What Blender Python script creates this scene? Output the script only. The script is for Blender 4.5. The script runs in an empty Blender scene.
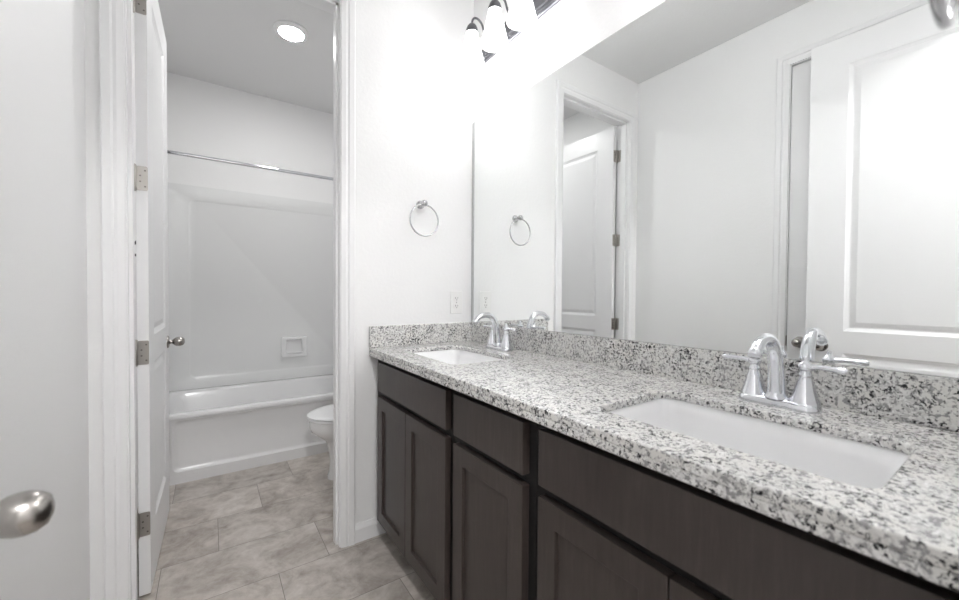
import bpy, bmesh, math
from mathutils import Vector, Matrix, noise

sc = bpy.context.scene
PI = math.pi

# ------------------------------------------------------------ camera, world, exposure
FPX = 391.6154
YAW, PITCH, ROLL = 0.6036, 0.0170, 0.0069
cam_data = bpy.data.cameras.new('camera')
cam = bpy.data.objects.new('camera', cam_data)
sc.collection.objects.link(cam)
cam_data.sensor_fit = 'HORIZONTAL'
cam_data.sensor_width = 36.0
cam_data.lens = FPX / 959.0 * 36.0
cam_data.clip_start = 0.02
cam_data.clip_end = 50
cam_data.dof.use_dof = True
cam_data.dof.focus_distance = 1.5
cam_data.dof.aperture_fstop = 3.2
fw = Vector((math.sin(YAW), math.cos(YAW), 0)); rt = Vector((math.cos(YAW), -math.sin(YAW), 0)); up = Vector((0, 0, 1))
f2 = fw * math.cos(PITCH) - up * math.sin(PITCH)
u2 = up * math.cos(PITCH) + fw * math.sin(PITCH)
r3 = rt * math.cos(ROLL) + u2 * math.sin(ROLL)
u3 = u2 * math.cos(ROLL) - rt * math.sin(ROLL)
m = Matrix.Identity(4)
for i in range(3):
    m[i][0] = r3[i]; m[i][1] = u3[i]; m[i][2] = -f2[i]
m[0][3], m[1][3], m[2][3] = -1.2113, -1.8322, 1.1759
cam.matrix_world = m
sc.camera = cam

world = bpy.data.worlds.new('world')
sc.world = world
world.use_nodes = True
world.node_tree.nodes['Background'].inputs[0].default_value = (0.8, 0.85, 1, 1)
world.node_tree.nodes['Background'].inputs[1].default_value = 0.05

SHADE_E = 2.4         # glow of the far vanity light's shades
SHADE_FILL_E = 5.8   # glow of the added near vanity light's shades, raised as fill
DISC_E = 66.0         # glow of the toilet room ceiling light
HALL_FILL_E = 78.0         # glow of the added hallway lamp, fill from behind the camera
sc.view_settings.view_transform = 'Standard'
sc.view_settings.look = 'None'
sc.view_settings.gamma = 1
sc.view_settings.use_curve_mapping = False
sc.view_settings.exposure = 1.72
sc.cycles.max_bounces = 16
sc.cycles.diffuse_bounces = 8
sc.cycles.glossy_bounces = 8
sc.cycles.caustics_reflective = True
sc.cycles.use_denoising = True
sc.cycles.sample_clamp_indirect = 12

# ------------------------------------------------------------ materials
def mat(name, color, rough=0.5, metal=0.0, emit=0.0, spec=0.5, coat=0.0):
    mt = bpy.data.materials.new(name); mt.use_nodes = True
    b = mt.node_tree.nodes['Principled BSDF']
    b.inputs['Base Color'].default_value = (*color, 1)
    b.inputs['Roughness'].default_value = rough
    b.inputs['Metallic'].default_value = metal
    b.inputs['Specular IOR Level'].default_value = spec
    b.inputs['Coat Weight'].default_value = coat
    if emit:
        b.inputs['Emission Color'].default_value = (1, 0.995, 0.99, 1)
        b.inputs['Emission Strength'].default_value = emit
    return mt

class NT:
    def __init__(s, mt):
        s.t = mt.node_tree; s.b = s.t.nodes['Principled BSDF']
    def n(s, typ, **kw):
        nd = s.t.nodes.new(typ)
        for k, v in kw.items():
            if k.startswith('i_'):
                key = k[2:]
                key = int(key) if key.isdigit() else key.replace('_', ' ')
                if isinstance(v, bpy.types.NodeSocket): s.t.links.new(v, nd.inputs[key])
                else: nd.inputs[key].default_value = v
            else: setattr(nd, k, v)
        return nd
    def coord(s): return s.n('ShaderNodeTexCoord').outputs['Object']
    def math(s, op, a, b=0.0): return s.n('ShaderNodeMath', operation=op, i_0=a, i_1=b).outputs[0]
    def ramp(s, fac, stops, interp='LINEAR'):
        r = s.n('ShaderNodeValToRGB', i_0=fac); cr = r.color_ramp; cr.interpolation = interp
        while len(cr.elements) < len(stops): cr.elements.new(0.5)
        for e, (p, c) in zip(cr.elements, stops):
            e.position = p; e.color = (*c, 1) if len(c) == 3 else c
        return r.outputs[0]
    def mix(s, fac, a, b, mode='MIX'):
        x = s.n('ShaderNodeMix', data_type='RGBA', blend_type=mode)
        for k, v in ((0, fac), (6, a), (7, b)):
            if isinstance(v, bpy.types.NodeSocket): s.t.links.new(v, x.inputs[k])
            else: x.inputs[k].default_value = v if not isinstance(v, tuple) or len(v) == 4 else (*v, 1)
        return x.outputs[2]
    def noise(s, vec, scale, detail=4, rough=0.5, dist=0.0):
        return s.n('ShaderNodeTexNoise', i_Vector=vec, i_Scale=scale, i_Detail=detail, i_Roughness=rough, i_Distortion=dist).outputs[0]
    def bump(s, h, strength, dist=0.002):
        bp = s.n('ShaderNodeBump', i_Strength=strength, i_Distance=dist, i_Height=h)
        s.t.links.new(bp.outputs[0], s.b.inputs['Normal'])
    def out(s, name, sock): s.t.links.new(sock, s.b.inputs[name])

def wall_mat(name, col, rough=0.55, strength=0.25):
    mt = mat(name, col, rough, spec=0.35); nt = NT(mt); c = nt.coord()
    h = nt.ramp(nt.noise(c, 55, 3, 0.55, 0.6), [(0.38, (0, 0, 0)), (0.62, (1, 1, 1))])
    nt.bump(h, strength, 0.0018)
    return mt

M_WALL = wall_mat('wall_paint', (0.82, 0.82, 0.82), 0.5, 0.12)
M_CEIL = wall_mat('ceiling_paint', (0.74, 0.74, 0.74), 0.7, 0.14)
M_TRIM = mat('trim_paint', (0.80, 0.80, 0.805), 0.32)
M_DOOR = mat('door_paint', (0.78, 0.78, 0.785), 0.34)
M_MIRROR = mat('mirror_glass', (0.93, 0.945, 0.94), 0.0, 1.0)
M_MEDGE = mat('mirror_edge', (0.50, 0.51, 0.51), 0.3)
M_CHROME = mat('chrome', (0.76, 0.77, 0.80), 0.05, 1.0)
M_RING = mat('polished_nickel', (0.52, 0.52, 0.53), 0.08, 1.0)
M_NICKEL = mat('satin_nickel', (0.40, 0.38, 0.36), 0.27, 1.0)
M_HINGE = mat('hinge_nickel', (0.42, 0.40, 0.375), 0.38, 1.0)
M_SCREW = mat('screw_metal', (0.18, 0.17, 0.16), 0.4, 1.0)
M_PEWTER = mat('dark_pewter', (0.16, 0.16, 0.17), 0.4, 0.9)
M_BRUSH = mat('brushed_plate', (0.24, 0.24, 0.26), 0.3, 1.0)
M_PORC = mat('white_porcelain', (0.84, 0.84, 0.845), 0.10, coat=0.4)
M_SEAT = mat('seat_plastic', (0.84, 0.84, 0.85), 0.22)
M_TUB = mat('tub_acrylic', (0.78, 0.78, 0.785), 0.14, coat=0.2)
M_SURR = mat('surround_acrylic', (0.77, 0.775, 0.775), 0.18)
M_PLATE = mat('outlet_plastic', (0.82, 0.82, 0.81), 0.3)
M_DARK = mat('dark_slot', (0.02, 0.02, 0.02), 0.6)
M_SHADE = mat('lit_frosted_glass', (0.9, 0.9, 0.9), 0.4, emit=SHADE_E)
M_SHADE_FILL = mat('fill_frosted_glass', (0.9, 0.9, 0.9), 0.4, emit=SHADE_FILL_E)
M_DISC = mat('lit_lens', (0.9, 0.9, 0.9), 0.4, emit=DISC_E)
M_HALL_FILL = mat('fill_hall_lens', (0.9, 0.9, 0.9), 0.4, emit=HALL_FILL_E)

def granite():
    mt = mat('speckled_granite', (0.6, 0.6, 0.6), 0.12, spec=0.5); nt = NT(mt); c = nt.coord()
    warp = nt.n('ShaderNodeTexNoise', i_Vector=c, i_Scale=60.0, i_Detail=2.0).outputs[1]
    v = nt.n('ShaderNodeVectorMath', operation='MULTIPLY_ADD', i_0=warp, i_1=(0.012, 0.012, 0.012), i_2=c).outputs[0]
    cells = nt.n('ShaderNodeTexVoronoi', i_Vector=v, i_Scale=250.0, i_Randomness=1.0)
    rnd = nt.n('ShaderNodeSeparateColor', i_0=cells.outputs['Color']).outputs[0]
    base = nt.ramp(rnd, [(0.0, (0.50, 0.495, 0.485)), (0.35, (0.63, 0.625, 0.615)), (0.7, (0.74, 0.735, 0.725)), (1.0, (0.84, 0.84, 0.83))])
    big = nt.noise(c, 26, 3, 0.6)
    base = nt.mix(nt.ramp(big, [(0.42, (0, 0, 0)), (0.62, (1, 1, 1))]), base, (0.72, 0.71, 0.685, 1))
    grey = nt.noise(v, 118, 3, 0.62)
    gm = nt.ramp(grey, [(0.53, (0, 0, 0)), (0.58, (1, 1, 1))])
    col = nt.mix(gm, base, (0.30, 0.295, 0.295, 1))
    v2 = nt.n('ShaderNodeMapping', i_Vector=v, i_Location=(3.1, 1.7, 5.2)).outputs[0]
    blk = nt.noise(v2, 140, 4, 0.62)
    clump = nt.noise(c, 22, 2, 0.5)
    blk = nt.math('ADD', blk, nt.math('MULTIPLY', nt.math('SUBTRACT', clump, 0.5), 0.30))
    bmk = nt.ramp(blk, [(0.572, (0, 0, 0)), (0.61, (1, 1, 1))])
    col = nt.mix(bmk, col, (0.022, 0.022, 0.024, 1))
    nt.out('Base Color', col)
    return mt
M_GRAN = granite()

def wood():
    mt = mat('espresso_wood', (0.05, 0.042, 0.04), 0.33, spec=0.45); nt = NT(mt); c = nt.coord()
    s = nt.n('ShaderNodeMapping', i_Vector=c, i_Scale=(30.0, 30.0, 3.0)).outputs[0]
    g = nt.noise(s, 3.0, 5, 0.6, 0.4)
    cl = nt.noise(c, 5.0, 3, 0.5)
    f = nt.math('ADD', nt.math('MULTIPLY', g, 0.55), nt.math('MULTIPLY', cl, 0.45))
    nt.out('Base Color', nt.ramp(f, [(0.3, (0.035, 0.0262, 0.0238)), (0.55, (0.050, 0.039, 0.0355)), (0.75, (0.070, 0.056, 0.051))]))
    nt.bump(g, 0.06, 0.001)
    return mt
M_WOOD = wood()
M_WOOD_SHADED = mat('espresso_wood_shaded', (0.006, 0.005, 0.005), 0.6)  # cabinet wood darkened to near black: shade of the door gaps painted in

def tile():
    mt = mat('stone_tile', (0.3, 0.28, 0.27), 0.38); nt = NT(mt); c = nt.coord()
    sx = nt.n('ShaderNodeSeparateXYZ', i_0=c)
    H, L = 0.308, 0.61
    ry = nt.math('DIVIDE', nt.math('ADD', sx.outputs[1], -0.278), H)        # grout line at y = .278
    row = nt.math('FLOOR', ry)
    fy = nt.math('FRACT', nt.math('ADD', ry, 100.0))
    rx = nt.math('DIVIDE', nt.math('SUBTRACT', nt.math('ADD', sx.outputs[0], 0.571), nt.math('MULTIPLY', row, L / 3)), L)
    colm = nt.math('FLOOR', rx)
    fx = nt.math('FRACT', nt.math('ADD', rx, 100.0))
    def edge(f, size):
        d = nt.math('MINIMUM', f, nt.math('SUBTRACT', 1.0, f))
        return nt.math('MULTIPLY', d, size)
    d = nt.math('MINIMUM', edge(fx, L), edge(fy, H))
    grout = nt.n('ShaderNodeMapRange', interpolation_type='SMOOTHSTEP', i_0=d, i_1=0.0006, i_2=0.0017, i_3=1.0, i_4=0.0).outputs[0]
    idv = nt.n('ShaderNodeCombineXYZ', i_0=colm, i_1=row).outputs[0]
    wn = nt.n('ShaderNodeTexWhiteNoise', noise_dimensions='3D', i_Vector=idv)
    off = nt.n('ShaderNodeVectorMath', operation='MULTIPLY_ADD', i_0=wn.outputs['Color'], i_1=(9.0, 9.0, 9.0), i_2=c).outputs[0]
    a = nt.noise(off, 5.5, 8, 0.62, 0.9)
    b = nt.noise(off, 24, 6, 0.65, 0.5)
    f = nt.math('ADD', nt.math('MULTIPLY', a, 0.68), nt.math('MULTIPLY', b, 0.32))
    col = nt.ramp(f, [(0.35, (0.255, 0.222, 0.196)), (0.45, (0.37, 0.332, 0.299)), (0.54, (0.475, 0.436, 0.398)), (0.66, (0.60, 0.565, 0.53))])
    tint = nt.n('ShaderNodeMapRange', i_0=wn.outputs['Value'], i_3=0.90, i_4=1.08).outputs[0]
    tc = nt.n('ShaderNodeCombineXYZ', i_0=tint, i_1=tint, i_2=tint).outputs[0]
    col = nt.mix(1.0, col, tc, 'MULTIPLY')
    col = nt.mix(grout, col, (0.15, 0.137, 0.125, 1))
    nt.out('Base Color', col)
    nt.bump(nt.math('SUBTRACT', nt.math('MULTIPLY', f, 0.25), grout), 0.25, 0.002)
    return mt
M_TILE = tile()

# ------------------------------------------------------------ mesh helpers
COL = sc.collection

def box(bm, x0, x1, y0, y1, z0, z1):
    x0, x1 = sorted((x0, x1)); y0, y1 = sorted((y0, y1)); z0, z1 = sorted((z0, z1))
    v = [bm.verts.new((x, y, z)) for z in (z0, z1) for y in (y0, y1) for x in (x0, x1)]
    fs = [bm.faces.new([v[i] for i in q]) for q in ((0, 2, 3, 1), (4, 5, 7, 6), (0, 1, 5, 4), (2, 6, 7, 3), (0, 4, 6, 2), (1, 3, 7, 5))]
    return fs

def loft(bm, loops, cap0=False, cap1=False, closed=True):
    vs = [[bm.verts.new(p) for p in lp] for lp in loops]
    n = len(vs[0])
    for a, b in zip(vs, vs[1:]):
        for i in range(n if closed else n - 1):
            j = (i + 1) % n
            try: bm.faces.new((a[i], a[j], b[j], b[i]))
            except ValueError: pass
    if cap0: bm.faces.new(list(reversed(vs[0])))
    if cap1: bm.faces.new(vs[-1])
    return vs

def lathe(bm, prof, o=(0, 0, 0), axis=(0, 0, 1), seg=32, cap0=True, cap1=True):
    """prof: (radius, distance along axis)"""
    ax = Vector(axis).normalized()
    q = Vector((0, 0, 1)).rotation_difference(ax).to_matrix()
    o = Vector(o)
    loops = []
    for r, h in prof:
        r = max(r, 1e-5)
        loops.append([o + q @ Vector((r * math.cos(2 * PI * i / seg), r * math.sin(2 * PI * i / seg), h)) for i in range(seg)])
    loft(bm, loops, cap0, cap1)

def tube(bm, pts, radii, seg=14, caps=True, closed=False, flat=1.0):
    pts = [Vector(p) for p in pts]
    if not hasattr(radii, '__len__'): radii = [radii] * len(pts)
    loops = []; nrm = None
    n = len(pts)
    for i, p in enumerate(pts):
        if closed: t = (pts[(i + 1) % n] - pts[i - 1]).normalized()
        else: t = (pts[min(i + 1, n - 1)] - pts[max(i - 1, 0)]).normalized()
        if nrm is None:
            nrm = t.orthogonal().normalized()
        nrm = (nrm - t * nrm.dot(t)).normalized()
        b = t.cross(nrm)
        loops.append([p + (nrm * math.cos(2 * PI * k / seg) + b * math.sin(2 * PI * k / seg) * flat) * radii[i] for k in range(seg)])
    if closed: loops.append(loops[0])
    loft(bm, loops, caps and not closed, caps and not closed)
    if closed: bmesh.ops.remove_doubles(bm, verts=bm.verts, dist=1e-6)

def rr(cx, cy, hx, hy, r, n=6):
    """rounded rectangle outline, counter-clockwise"""
    r = min(r, hx, hy); out = []
    for sx, sy, a0 in ((1, 1, 0), (-1, 1, 90), (-1, -1, 180), (1, -1, 270)):
        for k in range(n + 1):
            a = math.radians(a0 + 90 * k / n)
            out.append((cx + sx * (hx - r) + r * math.cos(a), cy + sy * (hy - r) + r * math.sin(a)))
    return out

def bez(p0, p1, p2, p3, n=12):
    p0, p1, p2, p3 = map(Vector, (p0, p1, p2, p3))
    return [p0 * (1 - t) ** 3 + p1 * 3 * t * (1 - t) ** 2 + p2 * 3 * t * t * (1 - t) + p3 * t ** 3 for t in (i / n for i in range(n + 1))]

def wloc(o):
    v = Vector((0, 0, 0))
    while o: v += o.location; o = o.parent
    return v

def obj(name, bm, material, parent=None, smooth=False, bevel=0.0, segs=2, world=True, subsurf=0):
    bmesh.ops.recalc_face_normals(bm, faces=bm.faces)
    if parent and world: bmesh.ops.translate(bm, verts=bm.verts, vec=-wloc(parent))
    me = bpy.data.meshes.new(name)
    if smooth:
        for f in bm.faces: f.smooth = True
    bm.to_mesh(me); bm.free()
    me.materials.append(material)
    o = bpy.data.objects.new(name, me)
    COL.objects.link(o)
    if parent: o.parent = parent
    if bevel:
        b = o.modifiers.new('bevel', 'BEVEL'); b.width = bevel; b.segments = segs; b.limit_method = 'ANGLE'; b.angle_limit = math.radians(35)
        if hasattr(b, 'harden_normals'): b.harden_normals = False
    if subsurf:
        s = o.modifiers.new('subsurf', 'SUBSURF'); s.levels = subsurf; s.render_levels = subsurf
    if smooth and not subsurf:
        try: me.set_sharp_from_angle(angle=math.radians(40))
        except Exception: pass
    return o

def BM(): return bmesh.new()

def tag(o, label, cat, group=None, kind=None):
    if label: o['label'] = label
    if cat: o['category'] = cat
    if group: o['group'] = group
    if kind: o['kind'] = kind
    return o

def thing(name, label, cat, loc=(0, 0, 0), rotz=0.0, group=None, kind=None):
    o = bpy.data.objects.new(name, None); COL.objects.link(o)
    o.empty_display_size = 0.05
    o.location = loc; o.rotation_euler = (0, 0, rotz)
    return tag(o, label, cat, group, kind)

def dup(root, loc, rotz, label):
    r = root.copy(); COL.objects.link(r); r.location = loc; r.rotation_euler = (0, 0, rotz); r['label'] = label
    def rec(src, dst):
        for ch in list(src.children):
            c = ch.copy(); COL.objects.link(c); c.parent = dst
            rec(ch, c)
    rec(root, r)
    return r

def struct(name, bm, m, label, cat, bevel=0.0, parent=None):
    o = obj(name, bm, m, parent, bevel=bevel)
    return tag(o, label, cat, kind='structure')

# ------------------------------------------------------------ room dimensions (metres)
WL = -1.550          # left wall face
ZC = 2.807           # ceiling
PT = 0.108           # partition thickness (y 0 .. PT)
YF = 1.913           # far wall behind the tub
YR = -1.83           # near wall face (with the entry doorway)
DJ0, DJ1 = -1.447, -0.723     # toilet room doorway jamb faces
EJ0, EJ1 = -1.532, -0.832     # entry doorway jamb faces
LJ0, LJ1 = -1.692, -0.976     # linen door jamb faces (y)
HD = 2.492           # door head height

b = BM(); box(b, -2.7, 0.5, -3.5, 2.05, -0.08, 0)
struct('floor', b, M_TILE, 'greige stone-look tile floor laid in staggered rows', 'floor')
b = BM(); box(b, -2.7, 0.5, -3.5, 2.05, ZC, ZC + 0.08)
struct('ceiling', b, M_CEIL, 'flat white ceiling over both rooms', 'ceiling')

b = BM()
box(b, WL - 0.12, WL, LJ1 + 0.018, YF + 0.1, 0, ZC); box(b, WL - 0.12, WL, YR - 0.11, LJ0 - 0.018, 0, ZC)
box(b, WL - 0.12, WL, LJ0 - 0.018, LJ1 + 0.018, HD + 0.018, ZC)
struct('wall_left', b, M_WALL, 'white wall on the left holding the linen closet door', 'wall')
b = BM()
box(b, WL, DJ0 - 0.018, 0, PT, 0, ZC); box(b, DJ1 + 0.018, 0, 0, PT, 0, ZC)
box(b, DJ0 - 0.018, DJ1 + 0.018, 0, PT, HD + 0.018, ZC)
struct('wall_back', b, M_WALL, 'white partition wall with the doorway to the toilet and tub', 'wall')
b = BM(); box(b, 0, 0.12, YR - 0.11, YF + 0.1, 0, ZC)
struct('wall_right', b, M_WALL, 'white wall behind the long mirror and vanity', 'wall')
b = BM(); box(b, WL, 0, YF, YF + 0.1, 0, ZC)
struct('wall_far', b, M_WALL, 'pale wall above the shower surround behind the tub', 'wall')
b = BM()
box(b, WL, EJ0 - 0.018, YR - 0.11, YR, 0, ZC); box(b, EJ1 + 0.018, 0, YR - 0.11, YR, 0, ZC)
box(b, EJ0 - 0.018, EJ1 + 0.018, YR - 0.11, YR, HD + 0.018, ZC)
struct('wall_near', b, M_WALL, 'white wall beside the camera with the entry doorway', 'wall')
b = BM()
box(b, -2.7, -2.6, -3.5, YR - 0.11, 0, ZC); box(b, 0.4, 0.5, -3.5, YR - 0.11, 0, ZC); box(b, -2.7, 0.5, -3.5, -3.4, 0, ZC)
box(b, -2.7, WL - 0.12, YR - 0.11, YR, 0, ZC); box(b, 0.12, 0.5, YR - 0.11, YR, 0, ZC)
struct('wall_hall', b, M_WALL, 'white hallway walls beyond the entry doorway', 'wall')

# jamb + stop + casing round a doorway. u runs along the wall, v through it
CASE = [(0.0, 0.0), (0.0, 0.009), (0.010, 0.011), (0.020, 0.0135), (0.030, 0.0125), (0.036, 0.0165), (0.058, 0.0175), (0.063, 0.0145), (0.063, 0.0)]

def casing(bm, put, u0, u1, zt, v, sgn, wl=0.063, wr=0.063, left=True):
    """colonial casing mitred round three sides. put(u, v, z) -> point; sgn = outward direction of v"""
    for (ua, ub, w) in (((u0, -1, wl),) if left else ()) + ((u1, 1, wr),):
        k = w / 0.063
        lo = [put(ua + ub * (0.004 + d * k), v + sgn * t, 0.0) for d, t in CASE]
        hi = [put(ua + ub * (0.004 + d * k), v + sgn * t, zt + 0.004 + d) for d, t in CASE]
        loft(bm, [lo, hi], True, True)
    a = [put(u0 - 0.004 - d * wl / 0.063, v + sgn * t, zt + 0.004 + d) for d, t in CASE]
    c = [put(u1 + 0.004 + d * wr / 0.063, v + sgn * t, zt + 0.004 + d) for d, t in CASE]
    loft(bm, [a, c], True, True)

def jambs(bm, put, u0, u1, v0, v1, zt, stop0, stop1):
    def bx(ua, ub, va, vb, za, zb):
        p = put(ua, va, za); q = put(ub, vb, zb)
        box(bm, p[0], q[0], p[1], q[1], p[2], q[2])
    bx(u0 - 0.018, u0, v0, v1, 0, zt + 0.018); bx(u1, u1 + 0.018, v0, v1, 0, zt + 0.018); bx(u0, u1, v0, v1, zt, zt + 0.018)
    bx(u0, u0 + 0.011, stop0, stop1, 0, zt); bx(u1 - 0.011, u1, stop0, stop1, 0, zt); bx(u0, u1, stop0, stop1, zt - 0.011, zt)

putX = lambda u, v, z: (u, v, z)
putY = lambda u, v, z: (v, u, z)

b = BM()
jambs(b, putX, DJ0, DJ1, -0.001, PT + 0.001, HD, 0.026, 0.066)
casing(b, putX, DJ0, DJ1, HD, 0.0, -1, 0.062, 0.063)
casing(b, putX, DJ0, DJ1, HD, PT, 1, 0.066, 0.063, left=False)
t1 = struct('trim_1', b, M_TRIM, 'white door frame around the toilet room doorway', 'door frame')
b = BM()
jambs(b, putY, LJ0, LJ1, WL + 0.001, WL - 0.119, HD, WL - 0.042, WL - 0.075)
casing(b, putY, LJ0, LJ1, HD, WL, 1)
t2 = struct('trim_2', b, M_TRIM, 'white frame around the linen door, seen in the mirror', 'door frame')
b = BM(); box(b, WL - 0.036, WL + 0.0016, LJ1 - 0.0012, LJ1 + 0.0006, 0.885, 0.945)
box(b, WL + 0.0008, WL + 0.0018, LJ1 - 0.001, LJ1 + 0.003, 0.89, 0.94)
obj('strike_plate', b, M_HINGE, t2)
b = BM()
jambs(b, putX, EJ0, EJ1, YR - 0.111, YR + 0.001, HD, YR - 0.075, YR - 0.042)
casing(b, putX, EJ0, EJ1, HD, YR, 1, 0.012, 0.06)
casing(b, putX, EJ0, EJ1, HD, YR - 0.11, -1, 0.063, 0.063)
struct('trim_3', b, M_TRIM, 'white frame of the entry doorway around the camera', 'door frame')

BASE = [(0, 0), (0.013, 0), (0.013, 0.062), (0.010, 0.070), (0.006, 0.078), (0.004, 0.085), (0, 0.085)]
def baseboard(name, segs, label):
    bm = BM()
    for (axis, c, sgn, a, e) in segs:
        if axis == 'x': A = [(a, c + sgn * d, z) for d, z in BASE]; B = [(e, c + sgn * d, z) for d, z in BASE]
        else: A = [(c + sgn * d, a, z) for d, z in BASE]; B = [(c + sgn * d, e, z) for d, z in BASE]
        loft(bm, [A, B], True, True)
    struct(name, bm, M_TRIM, label, 'baseboard')
baseboard('baseboard_back', [('x', 0, -1, DJ1 + 0.068, -0.505), ('x', PT, 1, DJ1 + 0.068, 0)], 'white baseboard running from the doorway to the vanity')
baseboard('baseboard_left', [('y', WL, 1, LJ1 + 0.068, 0), ('y', WL, 1, PT + 0.018, 1.15)], 'white baseboard along the left wall')
baseboard('baseboard_right', [('y', 0, -1, PT + 0.014, 1.15)], 'white baseboard behind the toilet')
baseboard('baseboard_near', [('x', YR, 1, EJ1 + 0.066, -0.56)], 'white baseboard beside the entry doorway')

# ------------------------------------------------------------ doors
def rr_plate(bm, put, hx, hy, r, t):
    lo = [put(x, y, 0) for x, y in rr(0, 0, hx, hy, r, 3)]
    hi = [put(x, y, t) for x, y in rr(0, 0, hx, hy, r, 3)]
    loft(bm, [lo, hi], True, True)

def panel_door(name, loc, rotz, w, label, knob_sides, hinge_z=(), zb=0.012, zt=2.482, back_knob=1.0, kz=0.912):
    """hinge edge at local x=0, leaf runs along +x, face A looks along local -y"""
    T = 0.035
    bm = BM()
    s = 0.149
    xs = [0, s, w - s, w]
    zs = [zb, 0.235, 0.885, 0.997, zt - 0.14, zt]
    for y, flip in ((0, False), (T, True)):
        g = [[bm.verts.new((x, y, z)) for x in xs] for z in zs]
        panels = []
        for j in range(5):
            for i in range(3):
                q = [g[j][i], g[j][i + 1], g[j + 1][i + 1], g[j + 1][i]]
                if flip: q.reverse()
                f = bm.faces.new(q)
                if i == 1 and j in (1, 3): panels.append(f)
        bm.normal_update()
        for f in panels:
            for th, dp in ((0.006, -0.004), (0.012, -0.0055), (0.006, 0.0), (0.022, 0.0055)):
                bmesh.ops.inset_region(bm, faces=[f], thickness=th, depth=dp, use_even_offset=True)
    for (xa, ya, xb, yb) in ((0, 0, 0, T), (w, T, w, 0)):
        bm.faces.new([bm.verts.new(p) for p in ((xa, ya, zb), (xb, yb, zb), (xb, yb, zt), (xa, ya, zt))])
    for z in (zb, zt):
        bm.faces.new([bm.verts.new(p) for p in ((0, 0, z), (w, 0, z), (w, T, z), (0, T, z))])
    me = bpy.data.meshes.new(name)
    bmesh.ops.remove_doubles(bm, verts=bm.verts, dist=1e-5)
    bmesh.ops.recalc_face_normals(bm, faces=bm.faces)
    bm.to_mesh(me); bm.free(); me.materials.append(M_DOOR)
    d = bpy.data.objects.new(name, me); COL.objects.link(d)
    d.location = loc; d.rotation_euler = (0, 0, rotz)
    tag(d, label, 'door', kind='structure')
    for side in knob_sides:
        sg = -1 if side == 'A' else 1
        k = back_knob if side == 'B' else 1.0
        o = (w - 0.062, 0 if sg < 0 else T, kz)
        bm = BM(); lathe(bm, [(0.0325, 0), (0.0325, 0.003), (0.030, 0.0065), (0.020, 0.009), (0.0135, 0.0105 * k)], o, (0, sg, 0), 28)
        rose = obj('knob_rose', bm, M_NICKEL, d, smooth=True, world=False)
        bm = BM()
        prof = [(0.0125, 0.0095), (0.0105, 0.015), (0.0105, 0.021), (0.0135, 0.0245), (0.0180, 0.0285), (0.0222, 0.0350), (0.0244, 0.0440), (0.0245, 0.0525), (0.0222, 0.0615), (0.0168, 0.0690), (0.0086, 0.0725), (0.0, 0.0735)]
        lathe(bm, [(r, h * k) for r, h in prof], o, (0, sg, 0), 32)
        kb = obj('door_knob', bm, M_NICKEL, d, smooth=True, world=False)
        kb['label'] = 'satin nickel knob'
    for z in hinge_z:
        bm = BM()
        rr_plate(bm, lambda u, v, t: (-0.0005 - t, 0.0165 + u, z + v), 0.0165, 0.0455, 0.005, 0.0016)
        rr_plate(bm, lambda u, v, t: (-0.0205 + u, 0.0446 - t, z + v), 0.0160, 0.0455, 0.005, 0.0014)
        h = obj('hinge', bm, M_HINGE, d, world=False)
        bm = BM(); lathe(bm, [(0.0, -0.051), (0.004, -0.050), (0.0062, -0.046), (0.0062, 0.046), (0.004, 0.050), (0.0, 0.051)], (-0.005, 0.0375, z), (0, 0, 1), 14)
        obj('hinge_pin', bm, M_HINGE, h, smooth=True, world=False)
        bm = BM()
        for yy, zz in ((0.008, 0.030), (0.022, 0.010), (0.008, -0.030), (0.022, -0.012)):
            lathe(bm, [(0.0032, 0), (0.0026, 0.0009)], (-0.0021, yy, z + zz), (-1, 0, 0), 10)
        obj('screws', bm, M_SCREW, h, world=False)
    bm = BM(); rr_plate(bm, lambda u, v, t: (w - 0.0002 + t, T / 2 + u, kz + v), 0.0125, 0.028, 0.004, 0.0012)
    obj('latch_plate', bm, M_HINGE, d, world=False)
    return d

HZ = [0.285, 0.9424, 1.5998, 2.2572]
panel_door('door_1', (-1.402, PT + 0.003, 0), PI / 2 - math.radians(0.8), 0.712, 'white two-panel door standing open into the toilet room', 'AB', HZ)
panel_door('door_2', (-1.4785, -1.8087, 0), PI / 2 - math.radians(3.5), 0.712, 'white two-panel entry door folded back over the left wall', 'AB', HZ, back_knob=0.55, kz=0.917)
panel_door('door_3', (WL - 0.003, LJ0 + 0.004, 0), PI / 2, LJ1 - LJ0 - 0.0075, 'closed white linen closet door behind the open entry door', 'A', ())

# ------------------------------------------------------------ toilet room: tub, surround, rod, soap dish
TY0 = 1.157; TY1 = YF - 0.004
tub = thing('bathtub', 'white alcove bathtub with a recessed apron under the curtain rod', 'bathtub', (-0.76, 1.53, 0))
bm = BM()
xl, xr_ = WL + 0.002, -0.002
# apron front plane with a recessed rounded panel
out = [(xl, 0.0), (xr_, 0.0), (xr_, 0.395), (xl, 0.395)]
hole = rr((xl + xr_) / 2, 0.2275, 0.625, 0.1575, 0.035, 6)
ev = [bm.verts.new((x, TY0, z)) for x, z in out]; hv = [bm.verts.new((x, TY0, z)) for x, z in hole]
es = [bm.edges.new((ev[i], ev[(i + 1) % 4])) for i in range(4)] + [bm.edges.new((hv[i], hv[(i + 1) % len(hv)])) for i in range(len(hv))]
bmesh.ops.triangle_fill(bm, edges=es, use_beauty=True)
l0 = [(x, TY0, z) for x, z in hole]
l1 = [(x, TY0 + 0.010, z) for x, z in rr((xl + xr_) / 2, 0.2275, 0.616, 0.1485, 0.033, 6)]
l2 = [(x, TY0 + 0.017, z) for x, z in rr((xl + xr_) / 2, 0.2275, 0.602, 0.1345, 0.030, 6)]
loft(bm, [l0, l1, l2], False, True)
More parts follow.
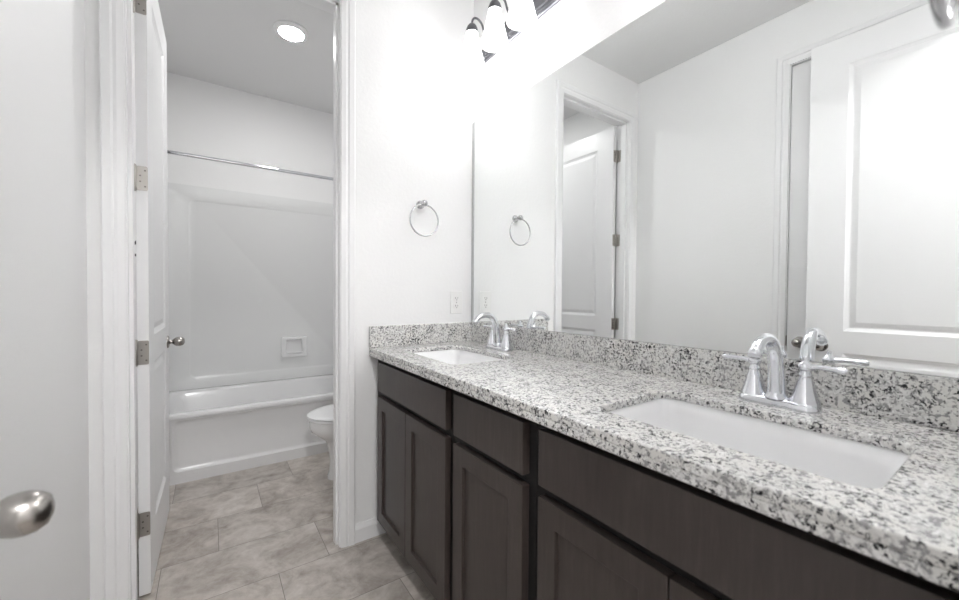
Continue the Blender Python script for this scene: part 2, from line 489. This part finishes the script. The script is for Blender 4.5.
bmesh.ops.remove_doubles(bm, verts=bm.verts, dist=1e-5)
obj('apron', bm, M_TUB, tub, smooth=True)
bm = BM()
cxm, cym = (xl + xr_) / 2, (TY0 + TY1) / 2
def trect(hx, hy, r, z, dy=0.0, dx=0.0): return [(x, y, z) for x, y in rr(cxm + dx, cym + dy, hx, hy, r, 8)]
hx, hy = (xr_ - xl) / 2, (TY1 - TY0) / 2
loft(bm, [trect(hx, hy, 0.006, 0.392), trect(hx, hy, 0.006, 0.4095), trect(hx - 0.004, hy - 0.004, 0.006, 0.420), trect(hx - 0.012, hy - 0.012, 0.01, 0.4235),
          trect(hx - 0.055, hy - 0.060, 0.10, 0.4235), trect(hx - 0.068, hy - 0.072, 0.11, 0.419), trect(hx - 0.076, hy - 0.080, 0.11, 0.405),
          trect(hx - 0.110, hy - 0.105, 0.12, 0.22), trect(hx - 0.150, hy - 0.130, 0.13, 0.10), trect(hx - 0.190, hy - 0.165, 0.12, 0.070), trect(hx - 0.26, hy - 0.23, 0.1, 0.065)], False, True)
obj('basin', bm, M_TUB, tub, smooth=True)

sur = thing('shower_surround', 'glossy white three-sided shower surround above the tub', 'shower surround', (-0.76, YF, 0.43))
bm = BM()
def sheet(put, u0, u1, z0, z1, recess):
    fr = [(u0, z0), (u1, z0), (u1, z1), (u0, z1)]
    cu, cz_ = (recess[0] + recess[1]) / 2, (recess[2] + recess[3]) / 2
    hu, hz = (recess[1] - recess[0]) / 2, (recess[3] - recess[2]) / 2
    ho = rr(cu, cz_, hu, hz, 0.05, 6)
    a = [bm.verts.new(put(u, z, 0.018)) for u, z in fr]; h = [bm.verts.new(put(u, z, 0.018)) for u, z in ho]
    e = [bm.edges.new((a[i], a[(i + 1) % 4])) for i in range(4)] + [bm.edges.new((h[i], h[(i + 1) % len(h)])) for i in range(len(h))]
    bmesh.ops.triangle_fill(bm, edges=e, use_beauty=True)
    loft(bm, [[put(u, z, 0.018) for u, z in ho], [put(u, z, 0.0145) for u, z in rr(cu, cz_, hu - 0.006, hz - 0.006, 0.046, 6)],
              [put(u, z, 0.010) for u, z in rr(cu, cz_, hu - 0.016, hz - 0.016, 0.04, 6)]], False, True)
    loft(bm, [[put(u, z, 0.018) for u, z in fr], [put(u, z, 0.001) for u, z in fr]])
sheet(lambda u, z, d: (u, YF - d, z), WL + 0.002, -0.002, 0.4240, 1.985, (WL + 0.205, -0.17, 0.50, 1.88))
sheet(lambda u, z, d: (WL + d, u, z), TY0 + 0.03, YF - 0.018, 0.4240, 1.985, (TY0 + 0.13, YF - 0.14, 0.50, 1.88))
sheet(lambda u, z, d: (-d, u, z), TY0 + 0.03, YF - 0.018, 0.4240, 1.985, (TY0 + 0.13, YF - 0.14, 0.50, 1.88))
bmesh.ops.remove_doubles(bm, verts=bm.verts, dist=1e-5)
obj('panels', bm, M_SURR, sur, smooth=True)

rod = thing('curtain_rod', 'chrome shower curtain rod spanning the tub alcove', 'curtain rod', (-0.76, 1.215, 2.022))
bm = BM(); lathe(bm, [(0.0112, 0), (0.0112, -WL - 0.006)], (WL + 0.003, 1.215, 2.022), (1, 0, 0), 20)
obj('rod', bm, M_CHROME, rod, smooth=True)
for x, s in ((WL + 0.0005, 1), (-0.0005, -1)):
    bm = BM(); lathe(bm, [(0.034, 0), (0.034, 0.004), (0.024, 0.012), (0.017, 0.022), (0.0135, 0.024)], (x, 1.215, 2.022), (s, 0, 0), 24)
    obj('flange', bm, M_CHROME, rod, smooth=True)

soap = thing('soap_dish', 'small white recessed soap dish on the surround above the tub', 'soap dish', (-0.605, YF - 0.010, 0.70))
bm = BM()
f0 = YF - 0.0102
def sl(hx, hz, r, y, dz=0): return [(x, y, z) for x, z in rr(-0.605, 0.70 + dz, hx, hz, r, 4)]
trap = lambda y, k: [(-0.605 + x * k, y, 0.703 + z * k) for x, z in [(0.061, 0.058), (0.055, 0.062), (-0.055, 0.062), (-0.061, 0.058), (-0.070, -0.052), (-0.064, -0.058), (0.064, -0.058), (0.070, -0.052)]]
loft(bm, [sl(0.102, 0.088, 0.008, f0), sl(0.102, 0.088, 0.008, f0 - 0.022), sl(0.094, 0.080, 0.008, f0 - 0.030)], True, False)
o4 = [bm.verts.new(p) for p in sl(0.094, 0.080, 0.008, f0 - 0.030)]; i4 = [bm.verts.new(p) for p in trap(f0 - 0.030, 1.0)]
bmesh.ops.triangle_fill(bm, edges=[bm.edges.new((o4[i], o4[(i + 1) % len(o4)])) for i in range(len(o4))] + [bm.edges.new((i4[i], i4[(i + 1) % 8])) for i in range(8)], use_beauty=True)
loft(bm, [trap(f0 - 0.030, 1.0), trap(f0 - 0.020, 0.97), trap(f0 - 0.0015, 0.90)], False, True)
bmesh.ops.remove_doubles(bm, verts=bm.verts, dist=1e-5)
obj('dish', bm, M_PORC, soap, smooth=True)
bm = BM(); tube(bm, [(-0.663, f0 - 0.030, 0.652), (-0.605, f0 - 0.034, 0.649), (-0.547, f0 - 0.030, 0.652)], 0.005, 8)
obj('lip', bm, M_PORC, soap, smooth=True)

# toilet, facing -x, tank against the right wall
TC = 0.725
toi = thing('toilet', 'white toilet with closed lid in front of the tub', 'toilet', (-0.36, TC, 0))
def egg(xf, xb, hw, z, n=36, p=2.0):
    cx = xf + (xb - xf) * 0.52; out = []
    for i in range(n):
        a = 2 * PI * i / n; c, s = math.cos(a), math.sin(a)
        rx = (cx - xf) if c < 0 else (xb - cx)
        e = 2.0 if c < 0 else 3.0
        k = (abs(c) ** e + abs(s) ** e) ** (-1 / e)
        out.append((cx + rx * c * k, TC + hw * s * k, z))
    return out
bm = BM()
loft(bm, [egg(-0.615, -0.12, 0.105, 0.0), egg(-0.615, -0.12, 0.105, 0.02), egg(-0.605, -0.13, 0.098, 0.045), egg(-0.600, -0.13, 0.094, 0.12), egg(-0.610, -0.12, 0.100, 0.19),
          egg(-0.625, -0.11, 0.112, 0.240), egg(-0.665, -0.10, 0.142, 0.275), egg(-0.708, -0.095, 0.172, 0.310), egg(-0.722, -0.095, 0.181, 0.340), egg(-0.724, -0.09, 0.183, 0.365), egg(-0.724, -0.09, 0.183, 0.383), egg(-0.716, -0.10, 0.176, 0.388)], True, True)
obj('bowl', bm, M_PORC, toi, smooth=True)
bm = BM()
loft(bm, [egg(-0.728, -0.27, 0.186, 0.3885), egg(-0.733, -0.265, 0.190, 0.393), egg(-0.733, -0.265, 0.190, 0.400), egg(-0.728, -0.27, 0.186, 0.404)], True, True)
obj('seat', bm, M_SEAT, toi, smooth=True)
bm = BM()
loft(bm, [egg(-0.728, -0.255, 0.186, 0.4065), egg(-0.734, -0.25, 0.191, 0.4095), egg(-0.734, -0.25, 0.191, 0.4135), egg(-0.724, -0.255, 0.183, 0.4185), egg(-0.69, -0.28, 0.155, 0.4215), egg(-0.60, -0.34, 0.09, 0.4225)], True, True)
obj('lid', bm, M_SEAT, toi, smooth=True)
for dy in (-0.075, 0.075):
    bm = BM(); box(bm, -0.255, -0.225, TC + dy - 0.018, TC + dy + 0.018, 0.388, 0.425)
    obj('hinge', bm, M_SEAT, toi, bevel=0.004)
def trr(x0, x1, hw, z, r=0.03): return [(x, y, z) for x, y in rr((x0 + x1) / 2, TC, (x1 - x0) / 2, hw, r, 5)]
bm = BM(); loft(bm, [trr(-0.205, -0.035, 0.195, 0.388), trr(-0.215, -0.025, 0.210, 0.42), trr(-0.220, -0.022, 0.225, 0.715)], True, True)
obj('tank', bm, M_PORC, toi, smooth=True)
bm = BM(); loft(bm, [trr(-0.228, -0.020, 0.235, 0.7155), trr(-0.232, -0.018, 0.238, 0.722), trr(-0.232, -0.018, 0.238, 0.740), trr(-0.222, -0.022, 0.228, 0.750)], True, True)
obj('tank_lid', bm, M_PORC, toi, smooth=True)
bm = BM(); lathe(bm, [(0.012, 0), (0.012, 0.010), (0.006, 0.014)], (-0.219, TC - 0.155, 0.665), (-1, 0, 0), 16)
tube(bm, [(-0.233, TC - 0.155, 0.665), (-0.237, TC - 0.12, 0.663), (-0.236, TC - 0.085, 0.658)], [0.006, 0.006, 0.008], 10)
obj('flush_lever', bm, M_CHROME, toi, smooth=True)

toi.location.x += 0.012
# ceiling disc light in the toilet room
dl = thing('ceiling_light', 'round flush ceiling light glowing over the toilet room', 'ceiling light', (-0.784, 0.878, ZC), group=None)
bm = BM(); lathe(bm, [(0.098, -0.0005), (0.100, -0.006), (0.096, -0.013), (0.078, -0.020), (0.072, -0.020), (0.072, -0.014)], (-0.784, 0.878, ZC), (0, 0, 1), 48, True, False)
obj('trim_ring', bm, M_TRIM, dl, smooth=True)
bm = BM(); lathe(bm, [(0.072, -0.014), (0.070, -0.0185), (0.06, -0.0215), (0.03, -0.0230), (0.0, -0.0235)], (-0.784, 0.878, ZC), (0, 0, 1), 40, False, False)
obj('lens', bm, M_DISC, dl, smooth=True)
hl = thing('hall_fill_light', 'added round fill light on the hallway ceiling behind the camera', 'ceiling light', (-1.2, -2.6, ZC))  # unseen lamp added to brighten the rooms through the entry doorway
bm = BM(); lathe(bm, [(0.148, -0.0005), (0.150, -0.02), (0.140, -0.03), (0.132, -0.03), (0.132, -0.02)], (-1.2, -2.6, ZC), (0, 0, 1), 40, True, False)
obj('trim_ring', bm, M_TRIM, hl, smooth=True)
bm = BM(); lathe(bm, [(0.132, -0.02), (0.128, -0.035), (0.09, -0.05), (0.0, -0.056)], (-1.2, -2.6, ZC), (0, 0, 1), 40, False, False)
obj('lens', bm, M_HALL_FILL, hl, smooth=True)

# robe hook on the toilet room's left wall, glimpsed through the hinge gap
hk = thing('robe_hook', 'dark robe hook glimpsed through the gap beside the open door', 'hook', (WL, 0.845, 1.40))
bm = BM(); rr_plate(bm, lambda u, v, t: (WL + 0.0003 + t, 0.845 + u, 1.395 + v), 0.020, 0.045, 0.008, 0.006)
obj('back_plate', bm, M_CHROME, hk)
for z, L_ in ((1.425, 0.035), (1.365, 0.045)):
    bm = BM(); tube(bm, [(WL + 0.006, 0.845, z), (WL + L_ * 0.6, 0.845, z - 0.004), (WL + L_, 0.845, z + 0.008)], [0.008, 0.007, 0.009], 12)
    obj('peg', bm, M_PEWTER, hk, smooth=True)

# ------------------------------------------------------------ vanity
XF = -0.567          # front of the doors
XB = -0.543          # face frame
def shaker(bm, y0, y1, z0, z1, rail=0.056):
    y0, y1 = sorted((y0, y1))
    fs = box(bm, XF, XB - 0.0005, y0, y1, z0, z1)
    bm.normal_update()
    f = fs[4]
    bmesh.ops.inset_region(bm, faces=[f], thickness=rail, depth=0.0, use_even_offset=True)
    bmesh.ops.inset_region(bm, faces=[f], thickness=0.0012, depth=-0.009, use_even_offset=True)

def cabinet(y0, y1, doors, drawer, label):
    yc = (y0 + y1) / 2
    c = thing('vanity_cabinet', label, 'cabinet', (-0.28, yc, 0), group='vanity base cabinets')
    bm = BM()
    ya, yb = y0 - 0.001, y1 + 0.001
    lo, hi = max(doors[0][0], doors[0][1]), min(doors[-1][0], doors[-1][1])
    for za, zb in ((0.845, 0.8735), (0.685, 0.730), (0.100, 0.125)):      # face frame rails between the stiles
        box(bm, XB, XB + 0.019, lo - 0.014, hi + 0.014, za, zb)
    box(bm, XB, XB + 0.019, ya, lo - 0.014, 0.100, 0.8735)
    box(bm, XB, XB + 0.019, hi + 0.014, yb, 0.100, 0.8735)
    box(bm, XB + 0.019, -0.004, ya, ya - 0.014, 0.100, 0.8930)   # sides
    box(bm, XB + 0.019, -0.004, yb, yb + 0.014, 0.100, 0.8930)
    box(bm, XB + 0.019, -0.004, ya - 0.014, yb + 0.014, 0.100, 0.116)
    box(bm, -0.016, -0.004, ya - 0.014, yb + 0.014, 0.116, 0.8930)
    obj('carcass', bm, M_WOOD_SHADED, c)
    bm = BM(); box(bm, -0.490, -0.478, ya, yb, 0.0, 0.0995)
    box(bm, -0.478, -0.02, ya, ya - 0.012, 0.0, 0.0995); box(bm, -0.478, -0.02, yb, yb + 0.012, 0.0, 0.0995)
    obj('toe_kick', bm, M_WOOD_SHADED, c)
    bm = BM(); box(bm, XF, XB - 0.0005, drawer[0], drawer[1], 0.719, 0.853)
    obj('drawer_front', bm, M_WOOD, c, bevel=0.0015)
    for d in doors:
        bm = BM(); shaker(bm, d[0], d[1], 0.107, 0.692)
        obj('door', bm, M_WOOD, c, bevel=0.0012)
    return c
cabinet(-0.002, -0.7295, [(-0.064, -0.3775), (-0.3805, -0.703)], (-0.064, -0.703), 'dark wood two-door vanity cabinet under the far sink by the doorway')
cabinet(-0.7295, -1.120, [(-0.754, -1.093)], (-0.754, -1.093), 'narrow dark wood single-door vanity cabinet between the two sinks')
cabinet(-1.120, -1.828, [(-1.150, -1.4715), (-1.4745, -1.795)], (-1.150, -1.795), 'dark wood two-door vanity cabinet under the near sink at right')

S1, S2 = -0.378, -1.474
SXC, SHX, SHY, SR = -0.3300, 0.1480, 0.233, 0.034
bm = BM()
outr = [(-0.588, -1.828), (-0.0005, -1.828), (-0.0005, -0.0005), (-0.588, -0.0005)]
loops = [outr] + [rr(SXC, s, SHX, SHY, SR, 8) for s in (S1, S2)]
edges = []
for lp in loops:
    vs = [bm.verts.new((x, y, 0.914)) for x, y in lp]
    edges += [bm.edges.new((vs[i], vs[(i + 1) % len(vs)])) for i in range(len(vs))]
bmesh.ops.triangle_fill(bm, edges=edges, use_beauty=True)
r = bmesh.ops.extrude_face_region(bm, geom=list(bm.faces))
bmesh.ops.translate(bm, verts=[v for v in r['geom'] if isinstance(v, bmesh.types.BMVert)], vec=(0, 0, -0.0205))
box(bm, -0.588, -0.560, -1.828, -0.0005, 0.8745, 0.8937)
bmesh.ops.remove_doubles(bm, verts=bm.verts, dist=1e-5)
tag(obj('granite_countertop', bm, M_GRAN, None, bevel=0.004, segs=3), 'long grey and white speckled granite vanity countertop', 'countertop')
bm = BM(); box(bm, -0.02, -0.0005, -1.828, -0.0005, 0.9145, 1.0156)
tag(obj('backsplash', bm, M_GRAN, None, bevel=0.0015), 'long speckled granite backsplash strip below the mirror', 'backsplash')
bm = BM(); box(bm, -0.588, -0.0205, -0.02, -0.0005, 0.9145, 1.0156)
tag(obj('side_splash', bm, M_GRAN, None, bevel=0.0015), 'short speckled granite side splash below the wall outlet', 'backsplash')

def make_sink(yc, label):
    t = thing('undermount_sink', label, 'sink', (SXC, yc, 0.75), group='undermount sinks')
    bm = BM()
    def L(h, k, r, z): return [(x, y, z) for x, y in rr(SXC, yc, h, k, r, 8)]
    loft(bm, [L(SHX + 0.025, SHY + 0.025, 0.07, 0.880), L(SHX + 0.025, SHY + 0.025, 0.07, 0.8932), L(SHX + 0.006, SHY + 0.006, 0.04, 0.8932), L(SHX + 0.001, SHY + 0.001, 0.036, 0.888),
              L(SHX - 0.006, SHY - 0.006, 0.036, 0.862), L(SHX - 0.014, SHY - 0.014, 0.040, 0.802), L(SHX - 0.024, SHY - 0.026, 0.055, 0.765), L(SHX - 0.045, SHY - 0.05, 0.05, 0.7515), L(SHX - 0.09, SHY - 0.12, 0.04, 0.748), L(0.03, 0.03, 0.03, 0.7465)], False, True)
    obj('bowl', bm, M_PORC, t, smooth=True)
    bm = BM(); lathe(bm, [(0.031, 0.0), (0.031, 0.0025), (0.027, 0.004), (0.019, 0.003), (0.018, 0.006), (0.012, 0.0075), (0.0, 0.008)], (SXC, yc, 0.7467), (0, 0, 1), 28)
    obj('drain', bm, M_CHROME, t, smooth=True)
    return t
sk = make_sink(S1, 'white rectangular undermount sink nearer the doorway')
dup(sk, (SXC, S2, 0.75), 0, 'white rectangular undermount sink nearer the camera')

# faucet: local origin on the counter at the spout's foot, front is -x
def make_faucet(loc, label):
    t = thing('faucet', label, 'faucet', loc, group='chrome centerset faucets')
    bm = BM()
    def L(hx, hy, r, z): return [(x, y, z) for x, y in rr(-0.002, 0, hx, hy, r, 8)]
    loft(bm, [L(0.031, 0.081, 0.027, 0.0003), L(0.031, 0.081, 0.027, 0.009), L(0.029, 0.079, 0.026, 0.015), L(0.0245, 0.074, 0.023, 0.019), L(0.020, 0.070, 0.02, 0.020)], True, True)
    obj('base', bm, M_CHROME, t, smooth=True, world=False)
    bm = BM()
    lathe(bm, [(0.024, 0.0195), (0.0235, 0.024), (0.0195, 0.029), (0.018, 0.034)], (-0.012, 0, 0), (0, 0, 1), 28)
    pts = bez((-0.012, 0, 0.030), (-0.014, 0, 0.090), (-0.024, 0, 0.163), (-0.074, 0, 0.163), 16) + bez((-0.074, 0, 0.163), (-0.103, 0, 0.163), (-0.123, 0, 0.155), (-0.135, 0, 0.138), 8)[1:]
    n = len(pts)
    rad = [0.0185 - 0.0065 * min(1, i / (n * 0.72)) for i in range(n)]
    tube(bm, pts, rad, 20)
    e = pts[-1]; dr = (pts[-1] - pts[-2]).normalized()
    lathe(bm, [(0.0125, -0.004), (0.0138, 0.0), (0.0138, 0.010), (0.0125, 0.012)], e, dr, 20)
    obj('spout', bm, M_CHROME, t, smooth=True, world=False)
    for sgn in (-1, 1):
        y = sgn * 0.0505
        bm = BM()
        lathe(bm, [(0.0290, 0.014), (0.0285, 0.021), (0.0255, 0.027), (0.0215, 0.040), (0.0175, 0.054), (0.0140, 0.066), (0.0118, 0.072), (0.0130, 0.0745), (0.0130, 0.078), (0.0105, 0.081),
                   (0.0105, 0.085), (0.0135, 0.088), (0.0140, 0.095), (0.0110, 0.101), (0.0060, 0.1045), (0.0048, 0.108), (0.0060, 0.1115), (0.0045, 0.115), (0.0, 0.1165)], (0, y, 0), (0, 0, 1), 28)
        for v in bm.verts: v.co.z = 0.014 + (v.co.z - 0.014) * 1.08
        h = obj('handle', bm, M_CHROME, t, smooth=True, world=False)
        bm = BM()
        tube(bm, [(0, y + sgn * 0.008, 0.0990), (-0.001, y + sgn * 0.022, 0.1015), (-0.002, y + sgn * 0.042, 0.1015), (-0.003, y + sgn * 0.056, 0.1010), (-0.003, y + sgn * 0.067, 0.1005), (-0.003, y + sgn * 0.073, 0.1005)],
             [0.0072, 0.0058, 0.0058, 0.0070, 0.0078, 0.0052], 14)
        obj('lever', bm, M_CHROME, h, smooth=True, world=False)
    return t
fc = make_faucet((-0.092, S1 + 0.002, 0.914), 'chrome arched faucet behind the far sink by the side splash')
dup(fc, (-0.092, S2 + 0.003, 0.914), 0, 'chrome arched faucet behind the near sink in the right foreground')

# mirror
mir = thing('wall_mirror', 'wide frameless mirror resting on the granite backsplash', 'mirror', (-0.003, -0.92, 1.017))
bm = BM(); box(bm, -0.006, -0.0005, -1.826, -0.0012, 1.0165, 2.1175)
obj('backing', bm, M_MEDGE, mir)
bm = BM(); box(bm, -0.0068, -0.0061, -1.826, -0.0280, 1.0168, 2.1150)
obj('glass', bm, M_MIRROR, mir)

# wall outlet
ol = thing('wall_outlet', 'white duplex outlet above the side splash next to the mirror', 'outlet', (-0.104, -0.002, 1.126))
bm = BM(); rr_plate(bm, lambda u, v, t: (-0.104 + u, -0.0006 - t, 1.126 + v), 0.038, 0.061, 0.006, 0.0055)
obj('plate', bm, M_PLATE, ol, bevel=0.002)
for dz in (0.021, -0.021):
    bm = BM(); rr_plate(bm, lambda u, v, t: (-0.104 + u, -0.0062 - t, 1.126 + dz + v), 0.0175, 0.0150, 0.011, 0.0016)
    s = obj('socket', bm, M_PLATE, ol)
    bm = BM()
    for dx, hz in ((-0.0066, 0.0044), (0.0066, 0.0036)): box(bm, -0.104 + dx - 0.0012, -0.104 + dx + 0.0012, -0.0083, -0.0076, 1.126 + dz + 0.003 - hz, 1.126 + dz + 0.003 + hz)
    lathe(bm, [(0.0026, 0), (0.0026, 0.0006)], (-0.104, -0.0077, 1.126 + dz - 0.0075), (0, -1, 0), 12)
    obj('slots', bm, M_DARK, s)
bm = BM(); lathe(bm, [(0.003, 0), (0.0022, 0.0012)], (-0.104, -0.0062, 1.126), (0, -1, 0), 12)
obj('screw', bm, M_SCREW, ol)

# towel ring: local origin on the wall behind the post, -y points into the room
def make_ring(loc, label, rotz=0):
    t = thing('towel_ring', label, 'towel ring', loc, rotz, group='chrome towel rings')
    bm = BM()
    lathe(bm, [(0.0215, 0.0005), (0.0215, 0.005), (0.0195, 0.009), (0.014, 0.013), (0.0105, 0.019), (0.0085, 0.028), (0.0095, 0.036), (0.0145, 0.042), (0.0165, 0.050), (0.0145, 0.058), (0.0085, 0.0625), (0.0, 0.064)], (0, 0, 0), (0, -1, 0), 28)
    obj('post', bm, M_RING, t, smooth=True, world=False)
    bm = BM()
    R = 0.078
    tube(bm, [(R * math.sin(2 * PI * k / 56), -0.049, -0.0855 + R * math.cos(2 * PI * k / 56)) for k in range(56)], 0.0038, 12, closed=True)
    obj('ring', bm, M_RING, t, smooth=True, world=False)
    return t
tr = make_ring((-0.322, 0, 1.626), 'chrome towel ring on the wall above the side splash')
dup(tr, (-0.738, YR, 1.558), PI, 'blurred chrome towel ring cut off at the top right corner')

# vanity lights
def make_fixture(yc, label, shade_mat):
    t = thing('vanity_light', label, 'vanity light', (-0.002, yc, 2.455), group='three-shade vanity lights')
    bm = BM()
    prof = [(-0.0005, -0.056), (-0.010, -0.056), (-0.012, -0.053), (-0.012, -0.045), (-0.019, -0.041), (-0.019, -0.033), (-0.026, -0.029), (-0.026, 0.029), (-0.019, 0.033), (-0.019, 0.041), (-0.012, 0.045), (-0.012, 0.053), (-0.010, 0.056), (-0.0005, 0.056)]
    loft(bm, [[(x, yc - 0.288, 2.455 + z) for x, z in prof], [(x, yc + 0.288, 2.455 + z) for x, z in prof]], True, True)
    obj('backplate', bm, M_BRUSH, t)
    for k in (-1, 0, 1):
        y = yc + k * 0.186
        XS = -0.150
        bm = BM()
        pts = bez((-0.026, y, 2.462), (-0.060, y, 2.455), (-0.075, y, 2.470), (-0.085, y, 2.500), 8) + bez((-0.085, y, 2.500), (-0.095, y, 2.535), (XS, y, 2.545), (XS, y, 2.492), 12)[1:]
        tube(bm, pts, 0.0052, 12)
        lathe(bm, [(0.017, 0), (0.017, 0.003), (0.010, 0.008), (0.006, 0.012)], (-0.0258, y, 2.462), (-1, 0, 0), 20)
        obj('arm', bm, M_PEWTER, t, smooth=True)
        bm = BM()
        lathe(bm, [(0.030, 2.446), (0.0305, 2.452), (0.029, 2.462), (0.024, 2.476), (0.017, 2.486), (0.010, 2.492), (0.006, 2.496)], (XS, y, 0), (0, 0, 1), 28, False, True)
        obj('socket_cap', bm, M_PEWTER, t, smooth=True)
        bm = BM()
        op = [(0.0285, 2.450), (0.0300, 2.437), (0.0345, 2.415), (0.0400, 2.392), (0.0455, 2.366), (0.0520, 2.338), (0.0590, 2.312), (0.0625, 2.298)]
        ip = [(r - 0.003, z) for r, z in reversed(op)]
        lathe(bm, op + ip, (XS, y, 0), (0, 0, 1), 32, False, False)
        sh = obj('shade', bm, shade_mat, t, smooth=True)
        sh['label'] = 'glowing frosted glass bell shade'
    return t
vl = make_fixture(-0.398, 'three-shade vanity light on the wall above the far end of the mirror', M_SHADE)
make_fixture(-1.474, 'added three-shade fill light above the near sink, out of frame', M_SHADE_FILL)  # unseen fixture added, glowing stronger than the far one to fill the room
